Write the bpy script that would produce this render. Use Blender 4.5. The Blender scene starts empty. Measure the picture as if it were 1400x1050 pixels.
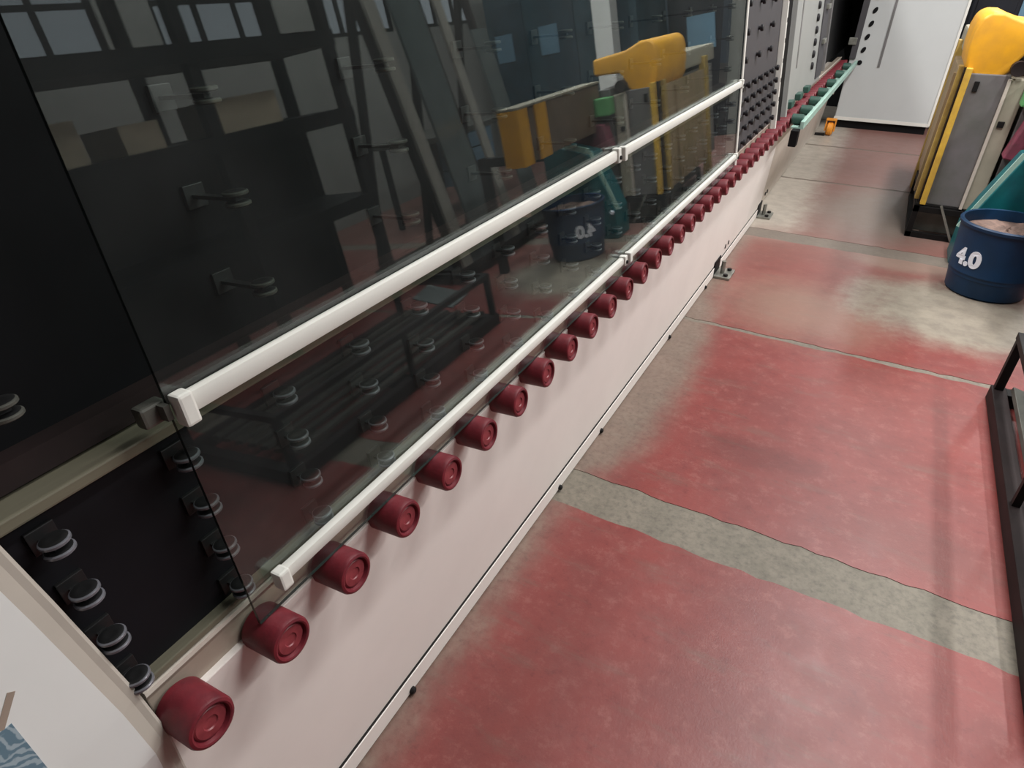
import bpy, bmesh, math, random
from mathutils import Vector, Matrix
random.seed(7)
C = bpy.context.scene.collection
PI = math.pi
def lin(c):
    c = c / 255.0
    return c / 12.92 if c <= 0.04045 else ((c + 0.055) / 1.055) ** 2.4
def rgb(r, g, b): return (lin(r), lin(g), lin(b), 1.0)

# ------------------------------------------------------------ camera, world, lights, exposure
cam_d = bpy.data.cameras.new('camera'); cam = bpy.data.objects.new('camera', cam_d); C.objects.link(cam)
cam.location = (0.598, 0.0, 1.585)
cam.rotation_euler = (math.radians(90 - 32.94), 0, math.radians(29.15))
cam_d.sensor_width = 36; cam_d.lens = 869.57 / 1400 * 36
cam_d.clip_start = 0.02; cam_d.clip_end = 100
bpy.context.scene.camera = cam
sc = bpy.context.scene
sc.view_settings.view_transform = 'Standard'; sc.view_settings.look = 'None'
sc.view_settings.gamma = 1; sc.view_settings.use_curve_mapping = False
sc.view_settings.exposure = 0.0
w = bpy.data.worlds.new('world'); sc.world = w; w.use_nodes = True
w.node_tree.nodes['Background'].inputs[0].default_value = (0.75, 0.8, 0.9, 1)
w.node_tree.nodes['Background'].inputs[1].default_value = 0.5
LAMP_POWER = 110
WINDOW_STRENGTH = 1.0

# ------------------------------------------------------------ materials
def nodes_of(m):
    m.use_nodes = True
    return m.node_tree.nodes, m.node_tree.links, m.node_tree.nodes['Principled BSDF']
def mat(name, col, rough=0.5, metal=0.0, var=0.12, scale=6.0, bump=0.0, bscale=60, col2=None, spec=0.5, stretch=(1, 1, 1)):
    m = bpy.data.materials.new(name); n, l, p = nodes_of(m)
    p.inputs['Roughness'].default_value = rough; p.inputs['Metallic'].default_value = metal
    p.inputs['Specular IOR Level'].default_value = spec
    tc = n.new('ShaderNodeTexCoord'); mp = n.new('ShaderNodeMapping'); mp.inputs['Scale'].default_value = stretch
    l.new(tc.outputs['Object'], mp.inputs[0])
    nz = n.new('ShaderNodeTexNoise'); nz.inputs['Scale'].default_value = scale; nz.inputs['Detail'].default_value = 6
    nz.inputs['Roughness'].default_value = 0.6
    l.new(mp.outputs[0], nz.inputs['Vector'])
    cr = n.new('ShaderNodeValToRGB'); e = cr.color_ramp.elements
    c = rgb(*col); c2 = rgb(*col2) if col2 else tuple(x * (1 - 2 * var) for x in c[:3]) + (1,)
    e[0].position = 0.3; e[1].position = 0.7; e[0].color = c2; e[1].color = c
    l.new(nz.outputs['Fac'], cr.inputs[0]); l.new(cr.outputs[0], p.inputs['Base Color'])
    if bump:
        nb = n.new('ShaderNodeTexNoise'); nb.inputs['Scale'].default_value = bscale; nb.inputs['Detail'].default_value = 4
        l.new(mp.outputs[0], nb.inputs['Vector'])
        b = n.new('ShaderNodeBump'); b.inputs['Strength'].default_value = bump; b.inputs['Distance'].default_value = 0.004
        l.new(nb.outputs['Fac'], b.inputs['Height']); l.new(b.outputs[0], p.inputs['Normal'])
    return m
def emit(name, col, strength):
    m = bpy.data.materials.new(name); n, l, p = nodes_of(m)
    e = n.new('ShaderNodeEmission'); e.inputs[0].default_value = col; e.inputs[1].default_value = strength
    l.new(e.outputs[0], n['Material Output'].inputs[0]); return m

M = {}
M['cream'] = mat('cream_paint', (226, 219, 213), 0.5, var=0.035, scale=3, bump=0.05, bscale=25)
M['cream_dull'] = mat('cream_dull_and_shaded', (196, 186, 175), 0.55, var=0.06, scale=5)
M['cover'] = mat('cover_paint', (214, 214, 211), 0.5, var=0.03, scale=4)
M['strip'] = mat('strip_metal', (164, 150, 136), 0.45, 0.2, var=0.12, scale=9, stretch=(1, .2, 1))
M['alu'] = mat('worn_aluminium', (112, 108, 92), 0.4, 0.2, var=0.12, scale=12, stretch=(4, .3, 4))
M['white'] = mat('white_bar_paint', (208, 206, 199), 0.35, var=0.03, scale=5)
M['white_cab'] = mat('white_cabinet_paint', (178, 180, 179), 0.7, var=0.03, scale=2, spec=.2)
M['black_felt'] = mat('black_board', (9, 9, 12), 0.75, var=0.2, scale=8, spec=0.15)
M['black_board'] = mat('black_lower_board', (14, 14, 18), 0.6, var=0.2, scale=7, spec=0.2)
M['caster'] = mat('caster_grey', (112, 112, 118), 0.3, 0.3, var=0.15, scale=40)
M['black_rubber'] = mat('black_rubber', (16, 16, 17), 0.5, var=0.2, scale=20)
M['grey_board'] = mat('grey_board', (62, 60, 63), 0.6, var=0.07, scale=4)
M['dark_caster'] = mat('dark_caster', (24, 22, 26), 0.5, var=0.15, scale=40)
M['roller'] = mat('red_rubber', (112, 28, 38), 0.5, var=0.16, scale=30, bump=0.15, bscale=90, col2=(84, 20, 30))
M['hub'] = mat('red_hub', (132, 52, 58), 0.45, var=0.15, scale=40, col2=(92, 24, 32))
M['white_dull'] = mat('white_panel_dull', (146, 147, 144), 0.5, var=0.04, scale=4)
M['flange'] = mat('flange_dull', (168, 160, 150), 0.55, var=0.06, scale=5)
M['steel'] = mat('galvanised_steel', (150, 150, 142), 0.4, 0.6, var=0.2, scale=20)
M['black'] = mat('black_paint_and_void_shade', (5, 5, 7), 0.6, var=0.2, spec=0.2)
M['black_steel'] = mat('black_steel', (20, 18, 18), 0.6, 0.0, var=0.25, scale=14, spec=.25)
M['brown_steel'] = mat('brown_black_steel', (36, 26, 26), 0.65, 0.0, var=0.25, scale=10, spec=.22)
M['teal_light'] = mat('pale_teal_paint', (156, 188, 176), 0.45, var=0.08, scale=10)
M['green_roller'] = mat('dark_green_rubber', (44, 78, 68), 0.5, var=0.15, scale=20)
M['orange'] = mat('orange_plastic', (232, 150, 48), 0.45, var=0.12, scale=15)
M['yellow'] = mat('yellow_paint', (228, 164, 28), 0.5, var=0.08, scale=8, col2=(206, 148, 44))
M['yellow_worn'] = mat('yellow_worn_paint', (178, 150, 72), 0.55, var=0.2, scale=14, col2=(140, 112, 60))
M['yellow_post'] = mat('yellow_post_paint', (206, 166, 58), 0.55, var=0.14, scale=14, col2=(176, 138, 60))
M['grey_panel'] = mat('grey_panel', (108, 104, 106), 0.5, var=0.1, scale=7, col2=(92, 92, 88))
M['beige_panel'] = mat('beige_panel', (158, 152, 136), 0.5, var=0.08, scale=6)
M['tan_panel'] = mat('tan_side_panel', (156, 130, 104), 0.55, var=0.15, scale=9, col2=(118, 104, 70), stretch=(1, 1, .3))
M['brown_panel'] = mat('brown_panel', (112, 92, 76), 0.55, var=0.2, scale=6)
M['teal'] = mat('teal_paint', (10, 96, 98), 0.4, var=0.2, scale=6, col2=(10, 72, 82))
M['green'] = mat('bright_green_plastic', (92, 160, 100), 0.5, var=0.1)
M['maroon'] = mat('maroon_cloth', (128, 52, 74), 0.8, var=0.25, scale=14, col2=(84, 40, 50))
M['barrel'] = mat('blue_barrel_plastic', (6, 44, 76), 0.45, var=0.14, scale=5, col2=(6, 36, 60), spec=.3)
M['lettering'] = mat('white_lettering', (226, 230, 240), 0.5, var=0.04)
M['sludge'] = mat('brown_sludge', (116, 92, 82), 0.7, var=0.3, scale=24, bump=0.5, bscale=40)
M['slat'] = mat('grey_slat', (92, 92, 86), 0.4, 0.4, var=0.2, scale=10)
M['wall'] = mat('hall_wall_paint', (150, 150, 146), 0.8, var=0.1, scale=2)
M['dark_wall'] = mat('dark_hall_wall', (84, 96, 108), 0.8, var=0.2, scale=2)
M['ceiling'] = mat('ceiling_sheet', (150, 152, 155), 0.8, var=0.08, scale=2)
M['navy'] = mat('navy_machine_paint', (14, 18, 28), 0.4, var=0.25, scale=4)
M['pale_blue'] = mat('pale_blue_panel', (92, 124, 144), 0.4, var=0.1, scale=6)
M['teal_grey'] = mat('teal_grey_paint', (46, 72, 84), 0.4, var=0.2, scale=3)
M['teal_grey2'] = mat('teal_grey_door', (38, 62, 76), 0.4, var=0.25, scale=5)
M['card'] = mat('cardboard', (196, 180, 156), 0.7, var=0.12, scale=6)
M['glass_stack'] = mat('stacked_glass_edge', (98, 106, 106), 0.15, var=0.15, scale=6)
M['timber'] = mat('pale_timber', (150, 146, 138), 0.6, var=0.15, scale=8, stretch=(1, 1, .2))
M['tube'] = emit('lamp_tube', (1, 0.97, 0.92, 1), 6)
M['pane'] = emit('daylit_pane', (0.86, 0.92, 1.0, 1), WINDOW_STRENGTH)

def glass_mat():
    m = bpy.data.materials.new('clear_sheet_glass'); n, l, p = nodes_of(m)
    fr = n.new('ShaderNodeFresnel')
    ge = n.new('ShaderNodeNewGeometry'); io = n.new('ShaderNodeMapRange'); io.inputs['To Min'].default_value = 1.50; io.inputs['To Max'].default_value = 1 / 1.50
    l.new(ge.outputs['Backfacing'], io.inputs['Value']); l.new(io.outputs[0], fr.inputs['IOR'])
    tr = n.new('ShaderNodeBsdfTransparent'); tr.inputs[0].default_value = (0.86, 0.9, 0.88, 1)
    gl = n.new('ShaderNodeBsdfGlossy'); gl.inputs['Roughness'].default_value = 0.012; gl.inputs[0].default_value = (0.95, 1, 1, 1)
    mx = n.new('ShaderNodeMixShader')
    l.new(fr.outputs[0], mx.inputs[0]); l.new(tr.outputs[0], mx.inputs[1]); l.new(gl.outputs[0], mx.inputs[2])
    df = n.new('ShaderNodeBsdfDiffuse'); df.inputs[0].default_value = (.75, .75, .75, 1)
    tc = n.new('ShaderNodeTexCoord'); nz = n.new('ShaderNodeTexNoise'); nz.inputs['Scale'].default_value = 4; nz.inputs['Detail'].default_value = 6
    l.new(tc.outputs['Object'], nz.inputs['Vector'])
    mr = n.new('ShaderNodeMapRange'); mr.inputs['From Min'].default_value = .3; mr.inputs['From Max'].default_value = .75
    mr.inputs['To Min'].default_value = .002; mr.inputs['To Max'].default_value = .010; l.new(nz.outputs['Fac'], mr.inputs['Value'])
    m2 = n.new('ShaderNodeMixShader'); l.new(mr.outputs[0], m2.inputs[0]); l.new(mx.outputs[0], m2.inputs[1]); l.new(df.outputs[0], m2.inputs[2])
    l.new(m2.outputs[0], n['Material Output'].inputs[0]); return m
M['glass'] = glass_mat()
M['glass_edge'] = mat('glass_cut_edge', (40, 52, 50), 0.15, var=0.2, scale=20)

class NB:                                   # tiny node builder for the floor
    def __init__(s, m): s.m = m; s.n, s.l, s.p = nodes_of(m)
    def math(s, op, a, b=None, clamp=False):
        x = s.n.new('ShaderNodeMath'); x.operation = op; x.use_clamp = clamp
        for i, v in enumerate((a, b)):
            if v is None: continue
            if isinstance(v, (int, float)): x.inputs[i].default_value = v
            else: s.l.new(v, x.inputs[i])
        return x.outputs[0]
    def noise(s, vec, scale, detail=5, rough=0.6):
        x = s.n.new('ShaderNodeTexNoise'); x.inputs['Scale'].default_value = scale; x.inputs['Detail'].default_value = detail
        x.inputs['Roughness'].default_value = rough; s.l.new(vec, x.inputs['Vector']); return x.outputs['Fac']
    def step(s, v, a, b):
        x = s.n.new('ShaderNodeMapRange'); x.interpolation_type = 'SMOOTHSTEP'
        x.inputs['From Min'].default_value = a; x.inputs['From Max'].default_value = b
        s.l.new(v, x.inputs['Value']); return x.outputs[0]
    def mix(s, f, a, b):
        x = s.n.new('ShaderNodeMix'); x.data_type = 'RGBA'
        if isinstance(f, float): x.inputs[0].default_value = f
        else: s.l.new(f, x.inputs[0])
        for k, v in ((6, a), (7, b)):
            if isinstance(v, tuple): x.inputs[k].default_value = v
            else: s.l.new(v, x.inputs[k])
        return x.outputs[2]
def floor_mats():
    out = []
    for kind in ('red', 'grey'):
        b = NB(bpy.data.materials.new('floor_red_paint' if kind == 'red' else 'floor_bare_concrete'))
        tc = b.n.new('ShaderNodeTexCoord'); P = tc.outputs['Object']
        sp = b.n.new('ShaderNodeSeparateXYZ'); b.l.new(P, sp.inputs[0]); X, Y = b.math('DIVIDE', b.math('ADD', sp.outputs[0], .12), 1.2), b.math('DIVIDE', sp.outputs[1], 1.2)  # floor slabs and most floor-standing things scaled about the camera; masks use unscaled coordinates
        n1 = b.noise(P, 2.2, 6, 0.65); n2 = b.noise(P, 9, 6, 0.7); n3 = b.noise(P, 45, 4, 0.7); n4 = b.noise(P, 160, 2)
        warp = b.math('ADD', b.math('MULTIPLY', b.math('SUBTRACT', n1, .5), 1.1), b.math('MULTIPLY', b.math('SUBTRACT', n2, .5), .7))
        def ell(cx, cy, rx, ry, soft, amt=1.0, wk=1.0):        # worn or dusty patch with a ragged rim
            dx = b.math('DIVIDE', b.math('SUBTRACT', X, cx), rx); dy = b.math('DIVIDE', b.math('SUBTRACT', Y, cy), ry)
            d = b.math('SQRT', b.math('ADD', b.math('MULTIPLY', dx, dx), b.math('MULTIPLY', dy, dy)))
            d = b.math('ADD', d, b.math('MULTIPLY', warp, wk))
            return b.math('MULTIPLY', b.step(d, 1 + soft, 1 - soft), amt)
        grey = b.mix(b.step(n2, .3, .7), rgb(118, 110, 98), rgb(105, 99, 88))
        grey = b.mix(b.step(n3, .35, .9), grey, rgb(78, 73, 65))
        dust = b.mix(b.step(n2, .3, .7), rgb(136, 129, 116), rgb(114, 108, 98))
        if kind == 'red':
            red = b.mix(b.step(n1, .32, .68), rgb(122, 56, 52), rgb(107, 50, 47))
            red = b.mix(b.math('MULTIPLY', b.step(n2, .5, .8), .45), red, rgb(115, 67, 62))
            red = b.mix(b.math('MULTIPLY', b.step(n3, .55, .8), .30), red, rgb(86, 42, 39))
            n5 = b.noise(P, 14, 8, .8)
            red = b.mix(b.math('MULTIPLY', b.step(n5, .5, .66), .55), red, rgb(134, 82, 76))
            red = b.mix(b.math('MULTIPLY', b.step(n5, .47, .32), .5), red, rgb(88, 35, 35))
            # faded paint away down the aisle
            red = b.mix(b.math('MULTIPLY', b.step(Y, 2.6, 4.6), .68), red, rgb(124, 99, 91))
            # scuffed streaks across the bays
            mp = b.n.new('ShaderNodeMapping'); mp.inputs['Scale'].default_value = (1.2, 5.5, 1); mp.inputs['Rotation'].default_value = (0, 0, .12); b.l.new(P, mp.inputs[0])
            st = b.noise(mp.outputs[0], 2.4, 7, .7)
            col = b.mix(b.math('MULTIPLY', b.step(st, .52, .72), .4), red, rgb(100, 81, 72))
            for a in ((.50, 1.80, .17, .07, .7, .42, 2.6, (69, 38, 36)), (1.0, 1.60, .22, .1, .7, .35, 2.2, (85, 54, 49)), (.25, .72, .1, .25, .5, .25, 1, (83, 46, 43)),
                      (.45, 3.0, .32, .3, .7, .5, 1.0, (135, 120, 105)), (.75, 4.75, .38, .55, .5, .75, .8, (121, 112, 102)), (.5, 4.5, .25, .5, .6, .4, .8, (115, 101, 94)),
                      (.9, 3.85, .3, .12, .5, .5, .8, (138, 126, 113)), (1.0, .55, .35, .25, .6, .35, 1, (143, 109, 102))):
                col = b.mix(ell(*a[:7]), col, rgb(*a[7]))
            # bare dusty edge along the foot of the machine
            edge = b.math('ADD', X, b.math('MULTIPLY', warp, .13))
            wide = b.math('MULTIPLY', b.math('MULTIPLY', b.step(Y, 1.2, 1.8), b.step(Y, 3.3, 2.3)), .13)
            edge = b.math('SUBTRACT', edge, wide)
            col = b.mix(b.math('MULTIPLY', b.step(edge, .13, -.02), .8), col, grey)
            far = b.math('MULTIPLY', b.step(edge, .40, .16), b.step(Y, 3.75, 4.3))
            col = b.mix(b.math('MULTIPLY', far, .95), col, b.mix(b.step(n2, .3, .7), rgb(168, 160, 149), rgb(150, 143, 133)))
        else:
            col = b.mix(b.math('MULTIPLY', b.step(Y, 2.2, 3.2), .55), grey, rgb(109, 97, 90))
        # pale grit spilled round the blue barrel
        col = b.mix(ell(1.12, 3.28, .42, .36, .35, .95, .75), col, dust)
        col = b.mix(ell(.72, 3.33, .1, .22, .5, .7, 1.2), col, dust)
        b.l.new(col, b.p.inputs['Base Color'])
        r = b.math('ADD', b.math('MULTIPLY', n2, .22), 
                   .29 if kind == 'red' else .5)
        b.l.new(r, b.p.inputs['Roughness']); b.p.inputs['Specular IOR Level'].default_value = .38
        bp = b.n.new('ShaderNodeBump'); bp.inputs['Strength'].default_value = .22; bp.inputs['Distance'].default_value = .003
        b.l.new(b.math('ADD', b.math('MULTIPLY', n3, .6), b.math('MULTIPLY', n4, .4)), bp.inputs['Height']); b.l.new(bp.outputs[0], b.p.inputs['Normal'])
        out.append(b.m)
    return out
M['floor_red'], M['floor_grey'] = floor_mats()

# ------------------------------------------------------------ mesh helpers
def bm_box(bm, x0, x1, y0, y1, z0, z1, bev=0.0):
    r = bmesh.ops.create_cube(bm, size=1.0)
    vs = r['verts']
    for v in vs:
        v.co = Vector(((x0 + x1) / 2 + v.co.x * (x1 - x0), (y0 + y1) / 2 + v.co.y * (y1 - y0), (z0 + z1) / 2 + v.co.z * (z1 - z0)))
    if bev:
        es = list({e for v in vs for e in v.link_edges})
        bmesh.ops.bevel(bm, geom=es, offset=bev, segments=2, affect='EDGES', profile=0.6)
    return bm
def box(x0, x1, y0, y1, z0, z1, bev=0.0):
    return bm_box(bmesh.new(), x0, x1, y0, y1, z0, z1, bev)
def lathe(prof, axis='z', seg=32, origin=(0, 0, 0)):
    """prof: list of (r, h) from start to end; closed with caps where r = 0"""
    bm = bmesh.new(); rings = []
    for r, h in prof:
        if r < 1e-6: rings.append([bm.verts.new((0, 0, h))])
        else: rings.append([bm.verts.new((r * math.cos(2 * PI * k / seg), r * math.sin(2 * PI * k / seg), h)) for k in range(seg)])
    for a, b in zip(rings, rings[1:]):
        for k in range(seg):
            q = [a[k % len(a)], a[(k + 1) % len(a)], b[(k + 1) % len(b)], b[k % len(b)]]
            u = []
            for v in q:
                if v not in u: u.append(v)
            if len(u) > 2:
                try: bm.faces.new(u)
                except ValueError: pass
    if axis == 'x': bmesh.ops.transform(bm, matrix=Matrix.Rotation(PI / 2, 4, 'Y'), verts=bm.verts)
    if axis == 'y': bmesh.ops.transform(bm, matrix=Matrix.Rotation(-PI / 2, 4, 'X'), verts=bm.verts)
    bmesh.ops.translate(bm, vec=origin, verts=bm.verts)
    bmesh.ops.recalc_face_normals(bm, faces=bm.faces)
    return bm
def bar(bm, a, b, wd, wh=None):
    """square bar from a to b"""
    a = Vector(a); b = Vector(b); d = b - a; wh = wh or wd
    q = d.to_track_quat('Z', 'Y').to_matrix().to_4x4()
    r = bmesh.ops.create_cube(bm, size=1.0)
    for v in r['verts']:
        v.co = Vector((v.co.x * wd, v.co.y * wh, (v.co.z + .5) * d.length))
        v.co = a + (q @ v.co)
    return bm
def prism(poly, axis, t0, t1, bev=0.0):
    """extrude a 2-D polygon: axis 'y' -> poly in (x, z); axis 'x' -> (y, z); axis 'z' -> (x, y)"""
    bm = bmesh.new()
    f = {'y': lambda p, t: (p[0], t, p[1]), 'x': lambda p, t: (t, p[0], p[1]), 'z': lambda p, t: (p[0], p[1], t)}[axis]
    A = [bm.verts.new(f(p, t0)) for p in poly]; B = [bm.verts.new(f(p, t1)) for p in poly]
    bm.faces.new(A); bm.faces.new(list(reversed(B)))
    for i in range(len(poly)): bm.faces.new([A[i], B[i], B[(i + 1) % len(poly)], A[(i + 1) % len(poly)]])
    bmesh.ops.recalc_face_normals(bm, faces=bm.faces)
    if bev: bmesh.ops.bevel(bm, geom=[e for e in bm.edges if e.calc_face_angle(0) > .6], offset=bev, segments=3, affect='EDGES', profile=.5)
    return bm
def link(name, bm, m, parent=None, smooth=False, loc=None):
    me = bpy.data.meshes.new(name); bm.to_mesh(me); bm.free()
    for x in (m if isinstance(m, list) else [m]): me.materials.append(x)
    if smooth:
        me.polygons.foreach_set('use_smooth', [True] * len(me.polygons))
        me.set_sharp_from_angle(angle=math.radians(38))
    o = bpy.data.objects.new(name, me); C.objects.link(o)
    if loc is not None: o.location = loc
    if parent is not None:
        o.parent = parent
    return o
def tag(o, label, cat, group=None):
    o['label'] = label; o['category'] = cat
    if group: o['group'] = group
    return o
def thing(name, label, cat, loc=(0, 0, 0), rot=(0, 0, 0), group=None):
    o = bpy.data.objects.new(name, None); C.objects.link(o); o.empty_display_size = .1
    o.location = loc; o.rotation_euler = rot
    return tag(o, label, cat, group)
def struct(name, bm, m, parent=None):
    o = link(name, bm, m, parent)
    if parent is None: o['kind'] = 'structure'
    return o
def shift(bm, v):
    bmesh.ops.translate(bm, vec=Vector(v), verts=bm.verts); return bm
def dup(o, parent, loc):
    c = o.copy(); C.objects.link(c); c.parent = parent; c.location = loc
    for ch in list(o.children):
        d = ch.copy(); C.objects.link(d); d.parent = c
    return c

# ------------------------------------------------------------ hall shell
fl = struct('floor', box(-3, 6, -4.5, 15, -.3, -.002), M['floor_grey'])
def slab(x0, x1, y0, y1):
    pts = []
    def run(a, b, horizontal, fixed, s):
        n = max(2, int(abs(b - a) / .05)); j = .007
        for k in range(n):
            t = a + (b - a) * k / n
            off = random.uniform(-j, j) * s
            pts.append((t, fixed + off) if horizontal else (fixed + off, t))
    run(x0, x1, True, y0, 1); run(y0, y1, False, x1, .3); run(x1, x0, True, y1, 1); run(y1, y0, False, x0, .3)
    bm = bmesh.new(); A = [bm.verts.new((p[0], p[1], -.002)) for p in pts]; B = [bm.verts.new((p[0], p[1], 0)) for p in pts]
    bm.faces.new(B)
    for i in range(len(pts)):
        k = (i + 1) % len(pts); bm.faces.new([A[i], A[k], B[k], B[i]])
    return bm
for y0, y1 in ((-1.7, -.05), (-.02, 1.542), (1.735, 3.16), (3.195, 4.68), (4.87, 6.40), (6.44, 7.92), (7.97, 9.5), (9.54, 11.1)):
    for x0, x1 in ((-.5, 2.74), (2.78, 5.0)):
        link('floor_slab', slab(x0, x1, y0, y1), M['floor_red'], fl)
struct('wall_left', box(-3.2, -3, -4.5, 15, -.3, 5.2), M['dark_wall'])
struct('wall_back', box(-3, 6, -4.7, -4.5, -.3, 5.2), M['wall'])
struct('wall_far', box(-3, 6, 15, 15.2, -.3, 5.2), M['dark_wall'])
struct('ceiling', box(-3.2, 6.2, -4.7, 15.2, 5, 5.2), M['ceiling'])
# right wall with window openings
WX = 5.0
win_spans = [(-1.6, -.2), (.3, 1.7), (2.2, 3.6), (4.1, 5.5), (6.0, 7.4), (7.9, 9.3), (9.8, 11.2)]
wr = bmesh.new(); bm_box(wr, WX, WX + .2, -4.5, 15, -.3, 2.02); bm_box(wr, WX, WX + .2, -4.5, 15, 3.77, 5.0)
prev = -4.5
for a, b in win_spans + [(15, 15)]:
    bm_box(wr, WX, WX + .2, prev, a, 2.02, 3.77); prev = b
struct('wall_right', wr, M['wall'])
for i, (a, b) in enumerate(win_spans):
    fr = bmesh.new()
    for z in (2.02, 2.42, 3.07, 3.73): bm_box(fr, WX + .03, WX + .09, a, b, z, z + .045)
    for k in range(4):
        y = a + (b - a - .045) * k / 3; bm_box(fr, WX + .025, WX + .095, y, y + .045, 2.02, 3.77)
    o = struct('window_%d' % (i + 1), fr, M['black_steel'])
    for k in range(3):
        yy = a + (b - a) * k / 3
        for z0, z1 in ((2.06, 2.42), (2.46, 3.07), (3.11, 3.73)):
            link('pane', box(WX + .055, WX + .065, yy + .03, yy + (b - a) / 3 - .02, z0, z1), M['pane'], o)

# ceiling lamps: two rows of twin-tube battens along the aisle
def ceiling_lamp(x, y, label):
    t = thing('ceiling_lamp', label, 'lamp', (x, y, 4.6), group='ceiling battens over the aisle')
    link('housing', box(-.12, .12, -.75, .75, .06, .12, .01), M['white'], t)
    for s in (-.5, .5): link('hanger', box(-.01, .01, s - .01, s + .01, .12, .4), M['steel'], t)
    for s in (-.06, .06): link('tube', lathe([(0, -.72), (.018, -.72), (.018, .72), (0, .72)], 'y', 12, (s, 0, .035)), M['tube'], t, True)
    ld = bpy.data.lights.new('batten_light', 'AREA'); ld.shape = 'RECTANGLE'; ld.size = .3; ld.size_y = 1.5; ld.energy = LAMP_POWER
    ld.color = (1, .99, .975)
    lo = bpy.data.objects.new('batten_light', ld); C.objects.link(lo); lo.parent = t; lo.location = (0, 0, .0)
for x, ys in ((1.5, (2.2, 4.2, 6.2, 11.2)), (4.0, (2.2, 4.2, 6.2, 11.2)), (-1.4, (2.2, 4.2, 5.8))):  # short row left of the line is added to brighten faces turned toward it
    for y in ys:
        ceiling_lamp(x, y, 'white twin tube batten lamp hung under the hall ceiling')

# ------------------------------------------------------------ tilted conveyor line
T = math.radians(5.98)
S0, HR = -.04, .7046
NRM = Vector((math.cos(T), 0, math.sin(T))); UPV = Vector((-math.sin(T), 0, math.cos(T)))
TILT = (0, -T, 0)
def L(off, y, s): return Vector((S0, 0, HR)) + NRM * off + UPV * s + Vector((0, y, 0))
def tilt_part(name, bm, m, parent, smooth=False):
    """bm is laid out in (off, y, s); the part's object carries the tilt"""
    o = link(name, bm, m, parent, smooth)
    o.location = (S0, 0, HR); o.rotation_euler = TILT
    return o

cv = thing('glass_conveyor', 'cream roller conveyor with black caster backboard along the left of the red floor', 'conveyor')
# upper board set back, lower board proud of it, rail between
tilt_part('upper_backboard', box(-.15, -.112, -1.2, 3.54, .375, 1.75), M['black_felt'], cv)
tilt_part('lower_backboard', box(-.09, -.055, -1.2, 3.54, .064, .372), M['black_board'], cv)
tilt_part('board_rail', box(-.112, -.040, -1.2, 3.54, .374, .391, .003), M['alu'], cv)
rb = bmesh.new(); bm_box(rb, -.112, -.08, -1.2, 3.54, .396, .43); tilt_part('rail_backing', rb, M['brown_steel'], cv)
tilt_part('bottom_trim', box(-.06, -.036, -1.2, 3.54, .063, .074, .002), M['alu'], cv)
tilt_part('roller_strip', box(-.08, -.04, .19, 9.05, -.003, .060, .002), M['strip'], cv)
tilt_part('strip_lip', box(-.04, -.034, .19, 9.05, .052, .060), M['cream_dull'], cv)
# front apron, as a prism in x-z
ap = [(-.50, .700), (-.0695, .700), (-.0685, .698), (-.1035, .075), (-.1035, .0), (-.50, .0)]
link('apron', prism(ap, 'y', .19, 5.195), M['cream'], cv)
link('apron_foot_groove', box(-.13, -.100, .19, 5.195, .0660, .0725), M['black_steel'], cv)
link('apron_foot_lip', box(-.13, -.0975, .19, 5.195, .006, .066, .002), M['cream'], cv)
link('apron_foot_gap', box(-.13, -.1005, .19, 5.195, .0, .006), M['black'], cv)
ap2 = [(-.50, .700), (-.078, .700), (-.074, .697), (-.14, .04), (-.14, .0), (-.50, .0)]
link('far_apron', prism(ap2, 'y', 5.205, 9.05), M['cream_dull'], cv)  # duller than the near apron, its shade put into the colour
bolt = None
for y in (.71, 1.60, 1.99, 2.9, 3.6):
    if bolt is None:
        bolt = link('foot_bolt', lathe([(0, 0), (.010, 0), (.010, .007), (.006, .011), (0, .011)], 'x', 12), M['black_steel'], cv, True); bolt.location = (-.0975, y, .014)
    else: dup(bolt, cv, (-.0975, y, .014))
# levelling feet in cut-outs
for y in (3.86, 5.16):
    link('foot_cutout', box(-.14, -.0960, y - .075, y + .075, .002, .10, .004), M['black'], cv)
    ft = link('levelling_foot', box(-.12, .0, y - .07, y + .09, .0, .016, .003), M['steel'], cv)
    link('foot_stud', lathe([(0, 0), (.013, 0), (.013, .08), (0, .08)], 'z', 14, (-.06, y, .014)), M['steel'], ft, True)
    for dy in (-.045, .06):
        link('anchor_nut', lathe([(0, 0), (.014, 0), (.014, .014), (0, .014)], 'z', 6, (-.03, y + dy, .015)), M['black_steel'], ft)
    for dy in (.17, .25):
        link('apron_hole', lathe([(0, 0), (.014, 0), (.014, .006), (0, .006)], 'x', 16, (-.1035, y + dy, .125)), M['black'], cv)

# rollers: rubber sleeve with recessed hub and axle
R = .0375
def roller_proto():
    prof = [(0, -.036), (R - .004, -.036), (R, -.032), (R, .034), (R - .002, .0385), (R - .006, .040), (R - .0085, .039), (R - .0105, .032), (0, .032)]
    o = link('roller', lathe(prof, 'x', 40), M['roller'], cv, True)
    o.rotation_euler = TILT
    hub = [(0, .0321), (.0255, .0321), (.0255, .0335), (.023, .0355), (.0115, .0355), (.010, .0335), (0, .0335)]
    link('hub', lathe(hub, 'x', 32), M['hub'], o, True)
    link('axle', lathe([(0, -.042), (.012, -.042), (.012, -.0358), (0, -.0358)], 'x', 16), M['black_steel'], o, True)
    return o
rp = roller_proto()
for i in range(59):
    loc = L(0, .2208 + .15 * i, 0)
    if i == 0: rp.location = loc
    else: dup(rp, cv, loc)

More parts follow.
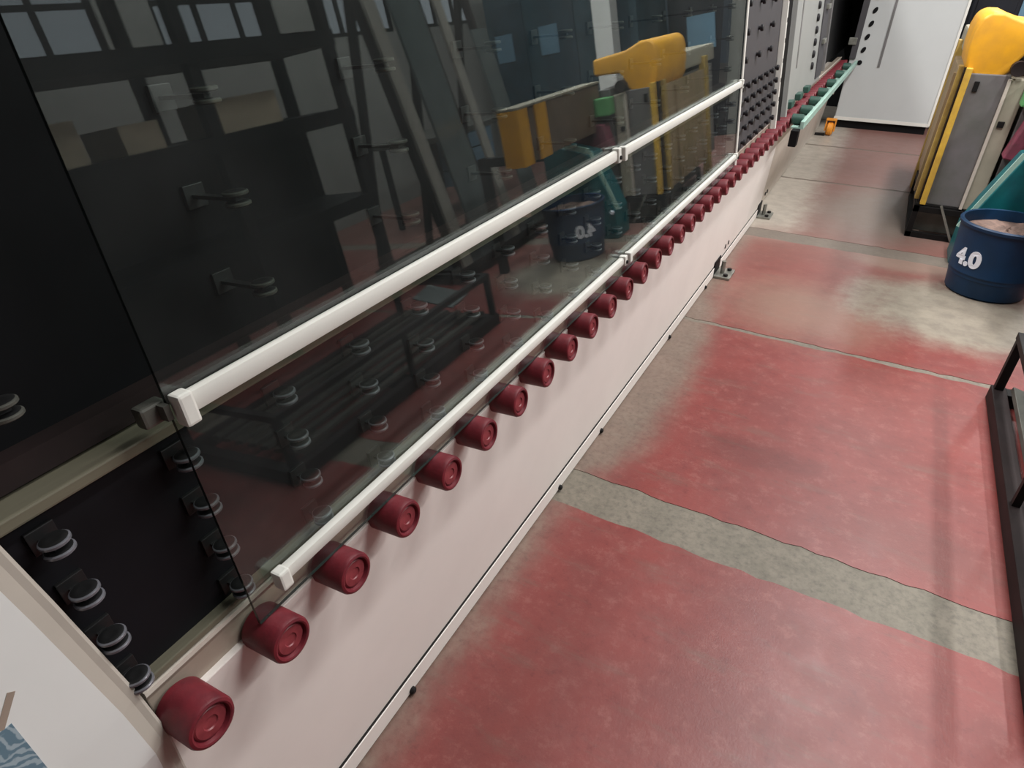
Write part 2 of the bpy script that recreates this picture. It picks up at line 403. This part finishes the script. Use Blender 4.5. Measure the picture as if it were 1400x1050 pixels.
# casters on the backboards
def caster_proto(parent, wheel_m, base, side_m=None, r=.017):
    """wheel pair turning about the board's up direction, touching the glass at off = -.004"""
    bm = bmesh.new()
    bm_box(bm, base, base + .006, -.016, .016, -.016, .016, .001)
    bm_box(bm, base + .004, -.004 - r + .004, -.006, .006, -.0025, .0025)
    o = link('caster', bm, M['black_rubber'], parent); o.rotation_euler = TILT
    for z in (-.0095, .0045):
        wo = link('wheel', shift(lathe([(0, 0), (r - .002, 0), (r, .0015), (r, .0045), (r - .002, .006), (.006, .006), (0, .005)], 'z', 24), (-.0045 - r, 0, z)), [wheel_m, side_m or M['black_rubber']], o, True)
        for p in wo.data.polygons: p.material_index = 1 if abs(p.normal.z) > .9 else 0
    return o
cp = caster_proto(cv, M['caster'], -.0552)
first = True
for i in range(20):
    y = .19 + .1725 * i
    if y > 3.5: break
    for s in (.10, .18, .26, .34):
        if first: cp.location = L(0, y, s); first = False
        else: dup(cp, cv, L(0, y, s))
cu = caster_proto(cv, M['slat'], -.1122)
first = True
for i in range(10):
    y = .21 + .345 * i
    if y > 3.5: break
    for s in (.51, .635, .76, .885):
        if first: cu.location = L(0, y, s); first = False
        else: dup(cu, cv, L(0, y, s))

# ------------------------------------------------------------ the sheet of glass standing on the rollers
gb = bmesh.new(); bm_box(gb, -.003, .003, .3535, 3.5, R + .0005, 1.72)
gs = link('glass_sheet', gb, [M['glass'], M['glass_edge']])
for p in gs.data.polygons:
    if abs(p.normal.x) < .5: p.material_index = 1
gs.location = (S0, 0, HR); gs.rotation_euler = TILT
tag(gs, 'large clear glass sheet leaning upright on the red rollers against the black backboard', 'glass sheet')

# white guide bars lying on the face of the sheet
def guide_bar(label, y0, y1, s, wd, dp, near):
    t = thing('guide_bar', label, 'bar', L(.0035, y0, s), TILT, 'white guide bars on the glass sheet')
    n = y1 - y0
    link('bar', box(0, dp, .02, n - .02, -wd / 2, wd / 2, wd * .28), M['white'], t, True)
    cl = bmesh.new(); bm_box(cl, 0, dp + .005, .003, .024, -wd * .85, wd * .62, .004)
    if near:
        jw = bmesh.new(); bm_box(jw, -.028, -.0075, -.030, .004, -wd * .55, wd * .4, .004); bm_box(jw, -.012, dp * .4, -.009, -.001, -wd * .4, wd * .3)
        link('clamp_jaw', jw, M['slat'], t)  # jaw behind the glass edge, its shade put into a darker grey
    link('end_clamp', cl, M['white'], t)
    link('end_clamp', box(0, dp + .005, n - .026, n - .004, -wd * .7, wd * .7, .004), M['white'], t)
    link('screw', lathe([(0, 0), (.006, 0), (.006, .004), (0, .005)], 'x', 12, (dp + .005, n - .015, -wd * .2)), M['black_steel'], t)
guide_bar('nearer upper white bar across the glass, from its left edge to the joint', .3525, 1.84, .432, .030, .018, True)
guide_bar('farther upper white bar across the glass, ending at the white upright', 1.865, 3.47, .430, .028, .018, False)
guide_bar('nearer lower white bar just above the red rollers, starting at the glass edge', .392, 1.89, .096, .023, .018, False)
guide_bar('farther lower white bar just above the red rollers, ending at the white upright', 1.91, 3.47, .094, .023, .018, False)

# ------------------------------------------------------------ cream cover of the machine before the conveyor
cvr = thing('machine_cover', 'off-white sheet metal machine cover at bottom left, overlapping the black backboard', 'cover')
pts = [(.126, 1.30), (.141, 1.127), (.159, .985), (.181, .789), (.188, .69), (.186, .45), (.186, .0), (-1.0, .0), (-1.0, 1.30)]
def cover_x(z): return -.050 - (z - .705) * .105 if z > .705 else -.050 - (.705 - z) * .05
bm = bmesh.new()
zs = sorted({p[1] for p in pts})
def edge_y(z):
    e = pts[:7]
    for a, b in zip(e, e[1:]):
        if b[1] <= z <= a[1]: return a[0] + (b[0] - a[0]) * (a[1] - z) / (a[1] - b[1])
    return e[-1][0]
cols = []
for z in zs:
    x = cover_x(z) + .003; ey = edge_y(z)
    cols.append([bm.verts.new(c) for c in ((x - .014, -1.2, z), (x, -1.2, z), (x, ey - .028, z), (x - .006, ey - .012, z), (x - .006, ey - .004, z), (x - .010, ey, z), (x - .014, ey, z))])
for a, b in zip(cols, cols[1:]):
    for k in range(7): bm.faces.new([a[k], a[(k + 1) % 7], b[(k + 1) % 7], b[k]])
bm.faces.new(cols[0]); bm.faces.new(cols[-1]); bmesh.ops.recalc_face_normals(bm, faces=bm.faces)
pn = link('panel', bm, [M['cover'], M['flange']], cvr)
for p in pn.data.polygons:
    ys = [pn.data.vertices[v].co.y for v in p.vertices]
    if len(ys) == 4 and max(ys) - min(ys) < .06 and min(ys) > 0 and p.normal.x > .3: p.material_index = 1  # bevel strip along the edge is duller than the panel
def sticker_mat():
    b = NB(bpy.data.materials.new('sticker_print')); tc = b.n.new('ShaderNodeTexCoord')
    wv = b.n.new('ShaderNodeTexWave'); wv.wave_type = 'BANDS'; wv.bands_direction = 'DIAGONAL'; wv.inputs['Scale'].default_value = 34; wv.inputs['Distortion'].default_value = 14
    wv.inputs['Detail'].default_value = 3; b.l.new(tc.outputs['Object'], wv.inputs['Vector'])
    b.l.new(b.mix(b.step(wv.outputs['Fac'], .3, .8), rgb(92, 118, 132), rgb(146, 162, 170)), b.p.inputs['Base Color']); b.p.inputs['Roughness'].default_value = .4
    return b.m
zz = .85; sx = cover_x(zz) + .0034
stk = link('sticker', box(-.0004, .0004, -.11, .045, -.06, .045), sticker_mat(), cvr)
stk.location = (sx, .022, zz); stk.rotation_euler = (0, -.105, 0)
stk['label'] = 'blue printed sticker'
scf = link('scratch', box(-.0003, .0003, -.03, .012, -.004, .004), M['strip'], cvr); scf.location = (cover_x(.92) + .0034, .075, .92); scf.rotation_euler = (.9, -.105, 0)

# ------------------------------------------------------------ second station: grey perforated caster board and uprights
st2 = thing('caster_board', 'grey board dotted with dark casters between two white uprights beyond the glass', 'caster board', L(0, 4.0, .06))
o2 = L(0, 4.0, .06)
def st_part(name, bm, m, parent, orig, smooth=False):
    o = link(name, bm, m, parent, smooth); o.location = Vector((S0, 0, HR)) - orig; o.rotation_euler = TILT; return o
st_part('board', box(-.075, -.030, 3.57, 4.72, .064, 1.75), M['grey_board'], st2, o2)
st_part('upright', box(-.075, .0, 3.545, 3.572, .02, 1.75, .004), M['white'], st2, o2)
st_part('upright', box(-.03, .004, 4.655, 4.685, .02, 1.75, .004), M['white'], st2, o2)
bm = bmesh.new()
st_part('dark_gap', box(-.05, -.022, 4.72, 4.99, .02, 1.75), M['black'], st2, o2)
c2 = link('caster', lathe([(0, -.03), (.009, -.03), (.009, -.02), (.016, -.018), (.016, -.006), (.013, -.0035), (0, -.0035)], 'x', 16), M['dark_caster'], st2, True)
c2.rotation_euler = TILT
spots = [(3.62 + .165 * i, s) for i in range(7) for s in (.10, .18, .25, .318, .388)]
spots += [(3.66 + .33 * i, .515 + .1235 * j) for i in range(3) for j in range(8)]
for k, (y, s) in enumerate(spots):
    loc = L(0, y, s) - o2
    if k == 0: c2.location = loc
    else: dup(c2, st2, loc)
bt = None
for j in range(12):
    loc = L(.004, 4.67, .2 + .11 * j) - o2
    if bt is None:
        bt = link('upright_slot', box(0, .001, -.006, .006, -.012, .012), M['black_steel'], st2); bt.rotation_euler = TILT; bt.location = loc
    else: dup(bt, st2, loc)

# third station: white board with a column of dark rollers
o3 = L(0, 5.9, .06)
st3 = thing('white_station', 'white upright machine panel with one column of dark dots beyond the grey caster board', 'machine panel', o3)
st_part('panel', box(-.09, -.02, 5.05, 6.95, .064, 1.75, .004), M['white_dull'], st3, o3)
st_part('edge_frame', box(-.09, .006, 5.02, 5.075, .02, 1.75, .004), M['white_dull'], st3, o3)
st_part('groove', box(-.03, -.0185, 5.43, 5.48, .30, 1.75), M['grey_panel'], st3, o3)
dotp = None
for j in range(14):
    loc = L(-.0195, 6.27 + .0 * j, .235 + .0865 * j) - o3
    if dotp is None:
        dotp = link('dark_roller', lathe([(0, 0), (.028, 0), (.028, .012), (.02, .018), (0, .018)], 'x', 18), M['dark_caster'], st3, True); dotp.rotation_euler = TILT; dotp.location = loc
    else: dup(dotp, st3, loc)
st_part('grey_edge', box(-.09, -.012, 6.60, 6.95, .1, 1.75), M['grey_board'], st3, o3)
for s in (.36, .62):
    st_part('bracket', box(-.02, .012, 6.72, 6.86, s, s + .04, .006), M['steel'], st3, o3)
# low dark green blocks along the foot of the white panel
for y in (5.15, 5.55, 5.95):
    st_part('foot_block', box(-.02, .02, y, y + .14, .07, .115, .005), M['green_roller'], st3, o3)

# black sheets stand in for the shade inside the slot, with a thin post
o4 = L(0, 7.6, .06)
st4 = thing('slot_recess', 'black recess with a thin grey post beside the tall white cabinet', 'machine recess', o4)
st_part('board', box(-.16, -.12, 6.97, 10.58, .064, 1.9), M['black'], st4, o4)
link('slot_backing', shift(box(-.7, .0, 10.6, 10.65, .0, 2.9), -o4), M['black'], st4)  # black backing added so the slot stays dark
st_part('post', box(-.12, -.06, 7.62, 7.70, .05, 1.9, .004), M['grey_panel'], st4, o4)

# ------------------------------------------------------------ tall white cabinet closing the aisle
cb = thing('white_cabinet', 'tall white machine cabinet closing the far end of the aisle', 'machine cabinet', (.492, 9.48, 0))
def cpart(name, bm, m, parent=None, smooth=False): return link(name, shift(bm, (-.492, -9.48, 0)), m, parent or cb, smooth)
cpart('body', box(.006, 1.002, 9.06, 10.68, .102, 2.76, .01), M['white_cab'])
cpart('plinth', box(.024, .984, 9.096, 10.656, 0, .102), M['black'])
cpart('foot_lip', box(0, 1.008, 9.054, 9.072, .09, .126), M['white'])
cpart('door_groove', box(.314, .338, 9.052, 9.067, .672, 2.64), M['grey_panel'])
cpart('side_strip', box(0, .066, 9.042, 9.072, .744, 2.64, .004), M['grey_board'])
cpart('hinge_block', box(-.048, .036, 9.024, 9.072, .888, .96, .006), M['steel'])
dp = None
for j in range(12):
    z = .71 + .13 * j
    if dp is None:
        dp = link('vent_slot', lathe([(0, 0), (.026, 0), (.026, .006), (0, .006)], 'y', 16), M['black'], cb); dp.location = (.12 - .492, 9.054 - 9.48, z)
    else: dup(dp, cb, (.12 + .005 * j - .492, 9.054 - 9.48, z))
for o in [c for c in cb.children if c.name.startswith('vent_slot')]:
    if o is not dp: o.rotation_euler = (0, .5, 0); o.scale = (.8, 1, 1.3)
cpart('corner_edge', box(.99, 1.014, 9.048, 9.084, .102, 2.76), M['white'])

# pale green outer rail carrying dark green rollers
rl = thing('green_roller_rail', 'pale green rail with dark green rollers beside the far red rollers', 'roller rail', (.06, 7.0, 0))
def rpart(name, bm, m, parent=None, smooth=False): return link(name, shift(bm, (-.06, -7.0, 0)), m, parent or rl, smooth)
rpart('rail', box(.075, .100, 4.95, 9.03, .695, .735, .004), M['teal_light'])
rpart('rail_flange', box(.02, .100, 4.95, 9.03, .687, .697), M['teal_light'])
for y in (5.3, 6.9, 8.7): rpart('bracket', box(-.072, .09, y - .02, y + .02, .655, .687), M['cream_dull'])
rpart('end_block', box(.035, .085, 4.86, 4.95, .585, .69, .005), M['black'])
gr = None
for y in (5.05, 5.45, 5.9, 6.4, 7.0, 7.7, 8.4):
    if gr is None:
        gr = link('green_roller', lathe([(0, -.038), (.030, -.038), (.034, -.034), (.034, .034), (.030, .038), (0, .038)], 'x', 24), M['green_roller'], rl, True); gr.location = (.040 - .06, y - 7.0, .731)
    else: dup(gr, rl, (.040 - .06, y - 7.0, .731))

# orange castor by the cabinet
oc = thing('orange_castor', 'small orange castor on the floor beside the white cabinet', 'castor', (.02, 8.54, 0))
link('wheel', lathe([(0, -.036), (.054, -.036), (.072, -.022), (.072, .022), (.054, .036), (0, .036)], 'x', 24, (0, 0, .072)), M['orange'], oc, True)
fk = bmesh.new(); bm_box(fk, -.054, -.041, -.036, .036, .048, .168, .003); bm_box(fk, .041, .054, -.036, .036, .048, .168, .003); bm_box(fk, -.054, .054, -.042, .042, .162, .18, .003)
link('fork', fk, M['orange'], oc)
link('brake', box(-.14, -.036, -.072, -.024, .0, .024, .004), M['black_steel'], oc)

# ------------------------------------------------------------ yellow machine on the right
ym = thing('yellow_machine', 'yellow and grey upright machine with rounded yellow head on a black base frame', 'machine', (1.08, 5.64, 0))
YO = (-1.08, -5.64, 0)
def ypart(name, bm, m, parent=None, smooth=False): return link(name, shift(bm, YO), m, parent or ym, smooth)
fr = bmesh.new()
for x in (.906, 1.236):
    for y in (5.208, 6.264): bm_box(fr, x, x + .034, y, y + .034, 0, .21)
for z in (.0, .18):
    bm_box(fr, .906, 1.27, 5.208, 5.242, z, z + .036); bm_box(fr, .906, 1.27, 6.264, 6.298, z, z + .036)
    bm_box(fr, .906, .94, 5.208, 6.298, z, z + .036); bm_box(fr, 1.236, 1.27, 5.208, 6.298, z, z + .036)
ypart('base_frame', fr, M['black_steel'])
ypart('base_panel', box(.93, 1.248, 5.28, 5.292, .036, .18), M['slat'])
ypart('floor_plate', box(.912, 1.26, 5.232, 6.24, .21, .228), M['black_steel'])
st = bmesh.new(); bar(st, (1.062, 5.202, .24), (1.188, 5.19, .014), .014); ypart('hose', st, M['steel'])
ypart('cabinet', box(.966, 1.182, 5.256, 7.08, .228, 1.05, .006), M['grey_panel'])
ypart('beige_door', box(1.17, 1.278, 5.234, 7.08, .228, 1.032, .006), M['beige_panel'])
ypart('door_edge', box(1.169, 1.186, 5.222, 5.239, .228, 1.032), M['cream_dull'])
ypart('latch', box(1.2, 1.236, 5.222, 5.237, .756, .792, .003), M['black_steel'])
ypart('lock_plate', box(1.002, 1.03, 5.246, 5.258, .948, 1.008, .003), M['black_steel'])
ypart('front_post', box(.934, .968, 5.22, 5.28, .228, 1.08, .003), M['yellow_post'])
ypart('rear_post', box(.898, .926, 5.352, 5.424, .228, 1.08, .003), M['yellow_worn'])
ypart('post_gap', box(.926, .966, 5.28, 5.352, .228, 1.08), M['brown_steel'])
ypart('side_panel', box(.914, .96, 5.424, 6.66, .228, 1.032, .004), M['tan_panel'])
ypart('side_rail', box(.894, .924, 5.664, 5.724, .204, 1.008, .003), M['tan_panel'])
ypart('rear_side_post', box(.906, .96, 6.6, 6.72, 0, 1.14, .003), M['yellow_worn'])
# rounded head: profile in x-z
hp = [(.966, 1.014), (.926, 1.076), (.912, 1.176), (.912, 1.284), (.928, 1.35), (.971, 1.382), (1.039, 1.38), (1.097, 1.356), (1.164, 1.334), (1.44, 1.308), (1.44, 1.188), (1.224, 1.182), (1.182, 1.116), (1.166, 1.068), (1.128, 1.025), (1.055, 1.007)]
hd = prism(hp, 'y', 5.28, 6.06, .02)
ypart('head', hd, M['yellow'], None, True)
ypart('head_cap', box(.936, 1.32, 6.072, 7.08, 1.08, 1.224, .02), M['beige_panel'])
ypart('arm_pivot', lathe([(0, -.03), (.042, -.036), (.042, .036), (0, .036)], 'y', 20, (1.2, 5.232, 1.092)), M['brown_steel'], None, True)
# small coloured bits on the beige side
ypart('green_panel', box(1.266, 1.56, 5.1, 5.226, .9, 1.032, .01), M['green'])
ypart('red_cover', prism([(1.278, .6), (1.332, .84), (1.62, .864), (1.62, .54)], 'y', 5.09, 5.23, .01), M['maroon'])
ypart('rear_guard', box(1.30, 1.42, 5.24, 6.5, .25, 1.08, .005), M['grey_panel'])
# long table beam reaching back toward the camera (seen in the glass)
ypart('table_beam', box(1.392, 1.52, 3.87, 5.232, .79, 1.14, .006), M['brown_panel'])
ypart('beam_edge', box(1.38, 1.532, 3.85, 5.232, 1.14, 1.155, .002), M['beige_panel'])
ypart('yellow_end', box(1.38, 1.532, 3.85, 3.99, .78, 1.138, .004), M['yellow'])
ypart('yellow_band', box(1.382, 1.53, 4.10, 4.27, .785, 1.139, .004), M['yellow'])
for y in (3.95, 5.0):
    lg = bmesh.new(); bm_box(lg, 1.76, 1.82, y, y + .06, 0, .85); bm_box(lg, 1.45, 1.82, y, y + .06, .79, .85)
    ypart('table_leg', lg, M['black_steel'])

tc_ = thing('teal_hopper', 'teal sloping sheet metal hopper between the blue barrel and the yellow machine', 'hopper', (1.44, 4.92, 0))
link('body', shift(prism([(1.17, 0), (1.17, .222), (1.224, .378), (1.344, .672), (1.74, .792), (1.74, 0)], 'y', 4.776, 5.04, .006), (-1.44, -4.92, 0)), M['teal'], tc_)
e1 = bmesh.new(); bar(e1, (1.166, 4.8, .228), (1.35, 4.8, .69), .016, .05); bar(e1, (1.35, 4.8, .69), (1.74, 4.8, .806), .016, .05)
link('rolled_edge', shift(e1, (-1.44, -4.92, 0)), M['teal_light'], tc_)
link('knob', lathe([(0, 0), (.014, 0), (.019, .012), (.014, .024), (0, .026)], 'y', 16, (-.246, -.17, .216)), M['lettering'], tc_, True)

# ------------------------------------------------------------ blue barrel
br = thing('blue_barrel', 'open blue barrel with white painted lettering standing in pale grit', 'barrel', (1.346, 4.392, 0))
rb_, rt_, bh = .200, .240, .414
prof = [(0, 0), (rb_ - .014, 0), (rb_, .012), (rb_ + .014, .132), (rb_ + .019, .134), (rb_ + .019, .144), (rb_ + .017, .149), (rt_ - .004, bh - .024), (rt_ + .005, bh - .022), (rt_ + .007, bh - .007), (rt_, bh), (rt_ - .012, bh - .002), (rt_ - .017, bh - .036), (rb_ + .014, .11), (0, .10)]
link('body', lathe(prof, 'z', 56), M['barrel'], br, True)
sd = bmesh.new(); rings = []
for k in range(7):
    r = .2185 * k / 6; rings.append([sd.verts.new((r * math.cos(a), r * math.sin(a), .354 + (0 if k == 6 else random.uniform(-.014, .024)))) for a in [2 * PI * j / 24 for j in range(24)]] if k else [sd.verts.new((0, 0, .372))])
for a, b in zip(rings, rings[1:]):
    for j in range(24):
        if len(a) == 1: sd.faces.new([a[0], b[j], b[(j + 1) % 24]])
        else: sd.faces.new([a[j], b[j], b[(j + 1) % 24], a[(j + 1) % 24]])
bot = [sd.verts.new((.202 * math.cos(2 * PI * j / 24), .202 * math.sin(2 * PI * j / 24), .24)) for j in range(24)]
for j in range(24): sd.faces.new([rings[-1][j], bot[j], bot[(j + 1) % 24], rings[-1][(j + 1) % 24]])
sd.faces.new(bot); bmesh.ops.recalc_face_normals(sd, faces=sd.faces)
link('contents', sd, M['sludge'], br, True)
# white painted characters wrapped round the side
def wrapped_text(txt, size, ang, z, parent):
    cu_ = bpy.data.curves.new('lettering', 'FONT'); cu_.body = txt; cu_.size = size; cu_.align_x = 'CENTER'; cu_.extrude = .0012; cu_.offset = .0065; cu_.resolution_u = 6; cu_.space_character = 1.0
    ob = bpy.data.objects.new('lettering_tmp', cu_); C.objects.link(ob)
    dg = bpy.context.evaluated_depsgraph_get(); me = bpy.data.meshes.new_from_object(ob.evaluated_get(dg))
    bpy.data.objects.remove(ob)
    for v in me.vertices:
        x, y, d = v.co
        h = z + y; rr = rb_ + .017 + (rt_ - rb_ - .021) * max(0, (h - .149)) / (bh - .173) + .002 + d
        a = ang + x / rr
        v.co = (rr * math.cos(a), rr * math.sin(a), h)
    me.materials.clear(); me.materials.append(M['lettering'])
    o = bpy.data.objects.new('lettering', me); C.objects.link(o); o.parent = parent
    return o
wrapped_text('4.0', .125, math.radians(-135), .185, br)

# ------------------------------------------------------------ dark steel stillage at the right edge
sl = thing('steel_stillage', 'low dark steel stillage with grey slats at the right edge of the picture', 'stillage', (1.68, 2.22, 0))
def spart(name, bm, m, parent=None): return link(name, shift(bm, (-1.68, -2.22, 0)), m, parent or sl)
spart('base_beam', box(1.294, 1.35, 1.344, 3.072, 0, .066, .004), M['brown_steel'])
spart('base_beam', box(2.04, 2.1, 1.344, 3.072, 0, .066, .004), M['brown_steel'])
spart('cross_beam', box(1.35, 2.04, 3.012, 3.072, 0, .06, .004), M['black_steel'])
spart('cross_beam', box(1.35, 2.04, 1.344, 1.404, 0, .06, .004), M['black_steel'])
spart('cross_beam', box(1.35, 2.04, 2.184, 2.244, 0, .06, .004), M['black_steel'])
for x in (1.302, 2.058):
    for y in (1.356, 3.03): spart('corner_post', box(x, x + .034, y, y + .034, .066, .30, .003), M['black_steel'])
for x in (1.298, 2.054): spart('top_rail', box(x, x + .036, 1.356, 3.064, .30, .33, .003), M['black_steel'])
for y in (1.356, 3.03): spart('top_rail', box(1.334, 2.054, y, y + .034, .30, .33, .003), M['black_steel'])
bb = bmesh.new(); bar(bb, (1.316, 2.22, .066), (1.316, 2.232, .3), .024); spart('mid_post', bb, M['black_steel'])
slat0 = None
for k in range(7):
    x = 1.385 + .092 * k
    bm = box(-.031, .031, -.79, .79, -.01, .01, .002)
    if slat0 is None:
        slat0 = link('slat', bm, M['slat'], sl); slat0.location = (x - 1.68, 0, .09); slat0.rotation_euler = (0, .25, 0)
    else: bm.free(); dup(slat0, sl, (x - 1.68, 0, .09))
gp = thing('glass_offcut', 'pale grey glass offcut leaning inside the dark stillage', 'glass offcut', (1.36, 2.36, .1))
link('pane', box(-.1, .22, -.06, .10, -.004, .004), M['glass_stack'], gp); gp.location = (1.5, 2.85, .24); gp.rotation_euler = (.2, -.12, .1)

# ------------------------------------------------------------ the far side of the hall, seen mirrored in the glass
rk = thing('storage_rack', 'dark steel storage rack along the window side of the hall', 'rack', (2.7, 2.4, 0))
def kpart(name, bm, m): return link(name, shift(bm, (-2.7, -2.4, 0)), m, rk)
for y in (.3, 1.35, 2.4, 3.45):
    for x in (2.45, 2.95): kpart('post', box(x, x + .06, y, y + .07, 0, 2.9), M['black_steel'])
for z in (.70, 1.265, 1.725): kpart('shelf', box(2.44, 3.02, .3, 3.52, z, z + .09), M['black'])
for y in (.36, 1.43, 2.48): kpart('wall_blocker', box(2.96, 2.98, y, y + 1.0, .1, 1.36), M['navy'])  # dark sheets added to keep the bright wall out of the reflection
i = 0
for (y, z, a, b, lb) in ((.75, 1.355, .34, .16, 'small pale carton on the rack shelf, nearest the camera'), (1.55, 1.355, .4, .2, 'wide pale carton on the rack shelf, second from the camera'), (2.05, 1.355, .22, .14, 'smallest pale carton on the rack shelf, third from the camera'), (2.75, 1.355, .44, .18, 'widest pale carton on the rack shelf, farthest from the camera')):
    o = link('carton', box(-.18, .18, -a / 2, a / 2, 0, b, .004), M['card']); o.location = (2.7, y, z); tag(o, lb, 'carton', 'cartons on the storage rack')
af = thing('glass_rack', 'A-frame rack loaded with leaning glass sheets across the aisle', 'rack', (2.3, 4.4, 0))
fb = bmesh.new()
for y in (3.75, 4.4, 5.05):
    bar(fb, (2.05, y, .12), (2.42, y, 2.1), .05); bar(fb, (2.8, y, .12), (2.42, y, 2.1), .05)
link('frame', shift(fb, (-2.3, -4.4, 0)), M['brown_steel'], af)
link('deck', shift(box(2.0, 2.85, 3.7, 5.15, .06, .12), (-2.3, -4.4, 0)), M['black_steel'], af)
for k, (y0, y1, h, m) in enumerate(((3.74, 3.86, 1.95, 'timber'), (4.0, 4.34, 1.85, 'glass_stack'), (4.52, 4.62, 2.0, 'timber'), (4.9, 5.12, 1.6, 'glass_stack'))):
    o = link('leaning_board' if m == 'timber' else 'glass_sheet', box(-.012, .012, y0 - 4.4, y1 - 4.4, 0, h), M[m]); o.location = (1.99 + .0, 4.4, .125); o.rotation_euler = (0, math.radians(10.6), 0)
    tag(o, ('narrow pale timber board leaning on the A-frame, nearest the camera', 'wide grey glass sheet leaning at the middle of the A-frame', 'tall pale timber board leaning on the A-frame between two glass sheets', 'short grey glass sheet leaning at the far end of the A-frame')[k], 'board' if m == 'timber' else 'glass sheet', 'sheets leaning on the A-frame')
o = link('roof_column', box(-.12, .12, -.12, .12, 0, 4.999, .01), M['cover']); o.location = (2.6, 8.5, 0); tag(o, 'pale square roof column standing beyond the yellow machine', 'column')
nm = thing('navy_machine', 'dark navy machine cabinet far behind the yellow head', 'machine', (1.65, 9.9, 0))
link('body', box(-.61, .45, -.5, .5, 0, 1.9, .02), M['navy'], nm)
link('light_panel', box(-.16, .2, -.52, -.5, 1.1, 1.5), M['pale_blue'], nm)
link('door', box(-.56, -.2, -.515, -.5, .3, 1.7, .004), M['navy'], nm)
tm = thing('teal_grey_machine', 'tall teal grey machine housing beyond the navy cabinet, mirrored in the glass', 'machine', (3.3, 9.4, 0))
link('body', box(-1.0, 1.2, -.6, .6, .12, 2.6, .02), M['teal_grey'], tm)
link('plinth', box(-.95, 1.15, -.55, .55, 0, .12), M['black_steel'], tm)
for x in (-.9, -.15, .6): link('door', box(x, x + .5, -.62, -.6, .5, 2.1, .006), M['teal_grey2'], tm)
for x in (-.7, .1, .8): link('window', box(x, x + .28, -.63, -.618, 1.4, 1.75, .004), M['pale_blue'], tm)
bd = thing('grey_workbench', 'grey steel workbench with drawers beyond the roof column', 'workbench', (3.6, 6.2, 0))
link('worktop', box(-.4, .4, -.9, .9, .85, .9, .005), M['slat'], bd)
for y in (-.85, .8):
    for x in (-.36, .31): link('leg', box(x, x + .05, y, y + .05, 0, .85), M['black_steel'], bd)
for z in (.35, .52, .69): link('drawer', box(-.39, -.05, -.5, .2, z, z + .155, .004), M['pale_blue'], bd)
